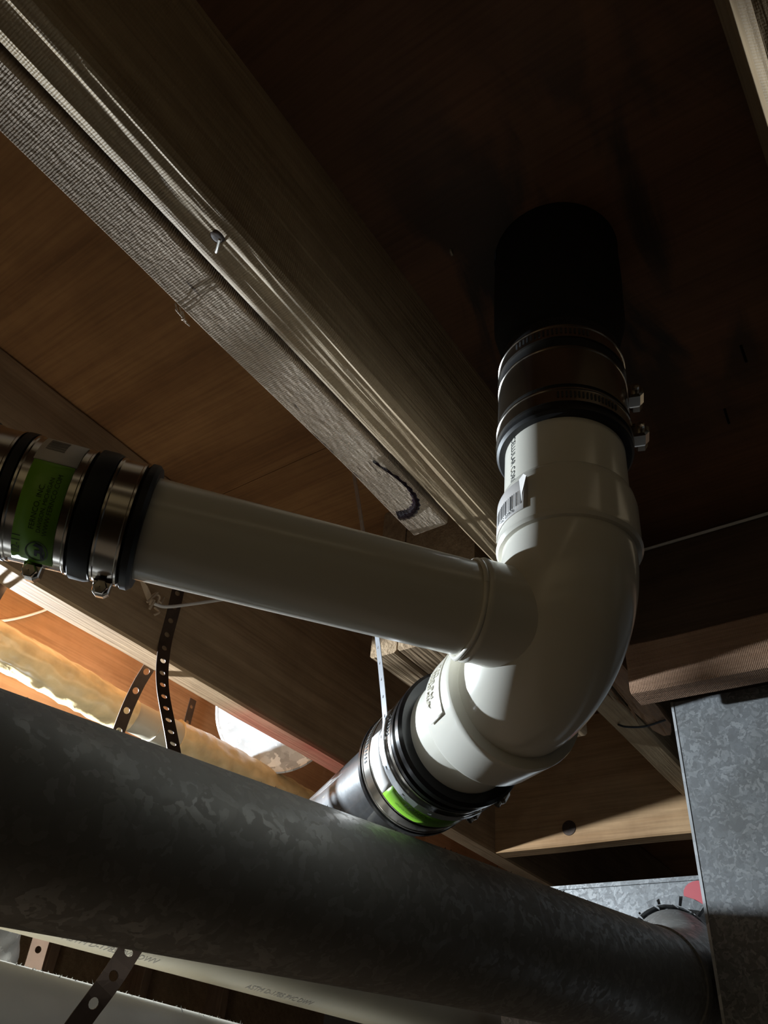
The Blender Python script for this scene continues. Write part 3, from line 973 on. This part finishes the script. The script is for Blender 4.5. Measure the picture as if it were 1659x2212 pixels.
# red tag by the collar
cyl = mesh('red_sticker', [cc + Vector((-0.0022, -0.040 + 0.016 * math.cos(t) * 1.3, 0.074 + 0.016 * math.sin(t))) for t in [2 * math.pi * k / 20 for k in range(20)]], [tuple(range(20))], M['red_tag'], pb)
cyl['label'] = 'red round sticker'

# pale duct at the bottom left
pd = tag(empty('pale_duct', (0.4, 0.63, 0.0)), 'pale lint-edged round duct at the bottom left corner', 'duct')
sweep('duct_tube', [(x, 0.695 - 0.02 * x, 0.0235 - 0.03 * (x - 0.3)) for x in (-0.85, -0.5, 0, 0.3, 0.6, 1.0, 1.1)], 0.065, M['pale'], pd, n=80, cap=False)
vs, fs = [], []
for k in range(500):
    x = random.uniform(0.25, 0.75)
    a = math.radians(random.gauss(86, 10))
    p = Vector((x, 0.695 - 0.02 * x + 0.0648 * math.cos(a), 0.0235 - 0.03 * (x - 0.3) + 0.0648 * math.sin(a)))
    w = random.uniform(0.0003, 0.001); L = random.uniform(0.0008, 0.0022) * (3 if random.random() < 0.03 else 1)
    b = len(vs)
    vs += [p - Vector((w, 0, 0)), p + Vector((w, 0, 0)), p + Vector((0, w, 0)), p + Vector((random.uniform(-1, 1) * L, random.uniform(-.5, .5) * L, L))]
    fs += [(b, b + 1, b + 3), (b + 1, b + 2, b + 3), (b + 2, b, b + 3)]
mesh('lint', vs, fs, M['fuzz_white'], pd)['kind'] = 'stuff'

# old plastic pipe below the round duct, printed along its side
op = tag(empty('printed_pipe', (0.5, 0.70, 0.11)), 'dull plastic pipe with faint print, just under the round duct', 'pipe')
lathe('tube', (-1.0, 0.70, 0.151), (1, 0, -0.004), [(0.12, 0.036), (3.0, 0.036)], M['pvc_old'], op)
_, oe1, oe2 = frame((1, 0, -0.004))
aOD = ang_of(Vector((0, -0.35, -0.94)), oe1, oe2)
for x in (0.46, 0.70):
    cyl_text('ASTM D-1785 PVC DWV', 0.0105, (-1.0, 0.70, 0.151), (1, 0, -0.004), 0.0362, 1 + x, aOD, True, M['grey_ink'], op, flip=1, yflip=-1)

# wrapped pipe in the lit bay
wp = tag(empty('wrapped_pipe', (0.6, 0.915, 0.40)), 'pipe wrapped in crinkled tan plastic, behind the left joist', 'pipe')


def wrap(x0, x1, r, name, mat, amp):
    n = int((x1 - x0) / 0.006)
    def rr(i, a):
        return r + amp * (noise.noise(Vector((i * 0.33, math.cos(a) * 2.2, math.sin(a) * 2.2))) + 0.6 * noise.noise(Vector((i * 0.5, math.cos(a) * 4, 3 + math.sin(a) * 4))))
    return sweep(name, [(x0 + (x1 - x0) * i / n, 0.950 + 0.004 * math.sin(i * 0.05), 0.447 + 0.003 * math.sin(i * 0.07)) for i in range(n + 1)], r, mat, wp, n=40, cap=True, rfun=rr)


wrap(-0.85, 0.630, 0.0272, 'plastic_wrap', M['wrap'], 0.0022)
wrap(0.722, 2.2, 0.0272, 'plastic_wrap', M['wrap'], 0.0022)
lathe('bare_pipe', (0.60, 0.950, 0.447), (1, 0, 0), [(0, 0.0223), (0.078, 0.0223), (0.0785, 0.0243), (0.166, 0.0243)], M['pvc_old'], wp)

# round metal boot glowing in the next bay
bt = tag(empty('duct_boot', (0.98, 0.97, 0.5)), 'brightly lit round metal duct end beyond the left joist', 'duct')
BO = Vector((0.900, 0.918, 0.562))
BD = Vector((-0.70, -0.62, -0.35)).normalized()
lathe('end_cap', BO, BD, [(-0.002, 0.106), (0.004, 0.107), (0.005, 0.104), (0.0035, 0.100), (0.0045, 0.06), (0.0055, 0.0005)], M['galv_bright'], bt, n=96)
lathe('boot_tube', BO, BD, [(-0.03, 0.104), (0.0, 0.104)], M['galv_bright'], bt, n=96)

# curved metal bits glimpsed at the left edge
gb = tag(empty('small_duct_elbow', (0.55, 0.98, 0.15)), 'small bluish metal elbow glimpsed at the lower left edge', 'duct')
sweep('elbow_tube', smooth_path([(0.50, 0.90, 0.20), (0.54, 0.96, 0.175), (0.58, 1.0, 0.14), (0.60, 1.02, 0.08)], 8), 0.03, M['galv_bright'], gb, n=32, rfun=lambda i, a: 0.03 + 0.0015 * math.sin(i * 1.5))

# ------------------------------------------------------------------ straps
tag(strap('hanger_strap', [(0.500, 0.7305, 0.545), (0.504, 0.7305, 0.50), (0.506, 0.7290, 0.44), (0.503, 0.706, 0.38), (0.497, 0.648, 0.293), (0.470, 0.56, 0.18), (0.405, 0.520, 0.085), (0.383, 0.524, 0.04), (0.370, 0.545, -0.01), (0.365, 0.59, -0.045)],
          (1, -0.25, 0), 0.0165, 0.0195, 0.0036, M['strap']),
    'brown perforated strap nailed to the left joist, reaching down past the round duct', 'strap')
s2 = tag(strap('hanger_strap', [(0.529, 0.7750, 0.52), (0.529, 0.777, 0.45), (0.528, 0.792, 0.41), (0.527, 0.80, 0.36), (0.526, 0.80, 0.26)], (1, -0.1, 0), 0.0165, 0.026, 0.0042, M['strap']),
         'short brown perforated strap hanging in front of the tan wrapped pipe', 'strap')
tag(strap('hanger_strap', [(0.312, 0.7745, 0.50), (0.312, 0.778, 0.44), (0.312, 0.785, 0.407), (0.313, 0.80, 0.396)], (1, 0, 0), 0.018, 0.02, 0.0036, M['strap']),
    'strap end hanging at the left picture edge below the joist', 'strap')
tag(strap('hanger_strap', [(0.577, 0.90, 0.24), (0.577, 0.90, 0.14), (0.577, 0.89, 0.02)], (1, -0.2, 0), 0.020, 0.028, 0.0038, M['strap_pale']),
    'pale pinkish strap between printed pipe and pale duct at lower left', 'strap')
tag(strap('hanger_strap', [(0.887, 1.1375, 0.62), (0.887, 1.1375, 0.56), (0.887, 1.135, 0.50), (0.887, 1.12, 0.40), (0.887, 1.12, 0.25)], (1, 0, 0), 0.016, 0.03, 0.0036, M['strap']),
    'dim strap against the orange joist, left of the bright metal disc', 'strap')
# zinc strap carrying the lower coupling
sc0 = H0 + DR * 0.114
e1v = Vector((-0.839, 0.545, 0))
rr_ = RK + 0.0034
ctrl = [Vector((0.505, 0.470, 0.640)), Vector((0.500, 0.435, 0.52)), Vector((0.492, 0.395, 0.38)), sc0 + e1v * rr_ * 0.98 + Vector((0, 0, rr_ * 0.35))]
for k in range(0, 21):
    a = math.radians(8 - k * 10)
    ctrl.append(sc0 + DR * (-0.004 * k / 20) + e1v * (rr_ * math.cos(a)) + Vector((0, 0, rr_ * math.sin(a))))
tag(strap('pipe_strap', ctrl, tuple(DR), 0.0085, 0.0235, 0.0011, M['strap_zinc'], slot=1.6, smoothn=4, thick=0.0006),
    'narrow shiny strap looping under the lower coupling', 'strap')

# ------------------------------------------------------------------ cables
w1 = tag(empty('cable', (0.473, 0.73, 0.48)), 'pale cable tied off on the left joist, passing behind the side pipe', 'cable')
sweep('wire', smooth_path([(0.470, 0.727, 0.481), (0.487, 0.722, 0.484), (0.52, 0.715, 0.505), (0.560, 0.706, 0.532), (0.60, 0.698, 0.558), (0.70, 0.66, 0.60), (0.80, 0.60, 0.64)], 8), 0.0021, M['wire'], w1, n=10)
# frayed knot of tape
for k in range(7):
    a = k * 0.9
    c = Vector((0.468, 0.726, 0.482)) + Vector((math.cos(a) * 0.006, -0.003, math.sin(a) * 0.009))
    pts = [c, c + Vector((random.uniform(-.006, .006), -0.004, random.uniform(-.008, .008))), c + Vector((random.uniform(-.01, .008), -0.002, random.uniform(-.012, .012)))]
    sweep('tape_end', smooth_path(pts, 3), 0.0016, M['knot_cloth'], w1, n=6)
mesh('wood_sliver', [(0.440, 0.7325, 0.508), (0.470, 0.728, 0.487), (0.466, 0.7325, 0.482), (0.455, 0.726, 0.497)], [(0, 1, 3), (1, 2, 3), (0, 3, 2)], M['knot_cloth'], w1)
tag(sweep('cable', smooth_path([(0.30, 1.12, 0.50), (0.40, 1.13, 0.545), (0.473, 1.134, 0.570), (0.535, 1.134, 0.622), (0.56, 1.13, 0.66)], 8), 0.0022, M['white_wire'], n=10),
    'white cable stapled across the lit orange joist at the left edge', 'cable')
tag(sweep('cable', smooth_path([(0.884, 0.280, 0.660), (0.882, 0.20, 0.659), (0.883, 0.12, 0.660), (0.884, 0.05, 0.661), (0.884, -0.03, 0.660), (0.884, -0.035, 0.660)], 8), 0.0022, M['wire'], n=10),
    'thin pale cable stapled along the plywood above the dark header', 'cable')
# cable loop dangling below the short joist
tag(sweep('cable', smooth_path([(1.03, 0.36, 0.484), (1.02, 0.345, 0.474), (1.02, 0.32, 0.470), (1.02, 0.29, 0.474)], 6), 0.0015, M['ink'], n=8),
    'thin dark cable curling off the short joist beside the plenum', 'cable')

# nails poking through the stained plywood
for i, (x, y, L, lab) in enumerate(((0.60, 0.035, 0.022, 'dark nail point in the plywood, highest and farthest right'), (0.345, 0.232, 0.005, 'tiny bright nail tip left of the black flange pipe'),
                                    (0.68, 0.075, 0.020, 'dark nail point in the plywood right of the upper coupling'))):
    tag(sweep('nail', [(x, y, ZC + 0.004), (x + 0.001, y, ZC - L * 0.6), (x + 0.004, y, ZC - L)], 0.0014, M['steel_nail'] if i == 1 else M['iron'], n=8), lab, 'nail')
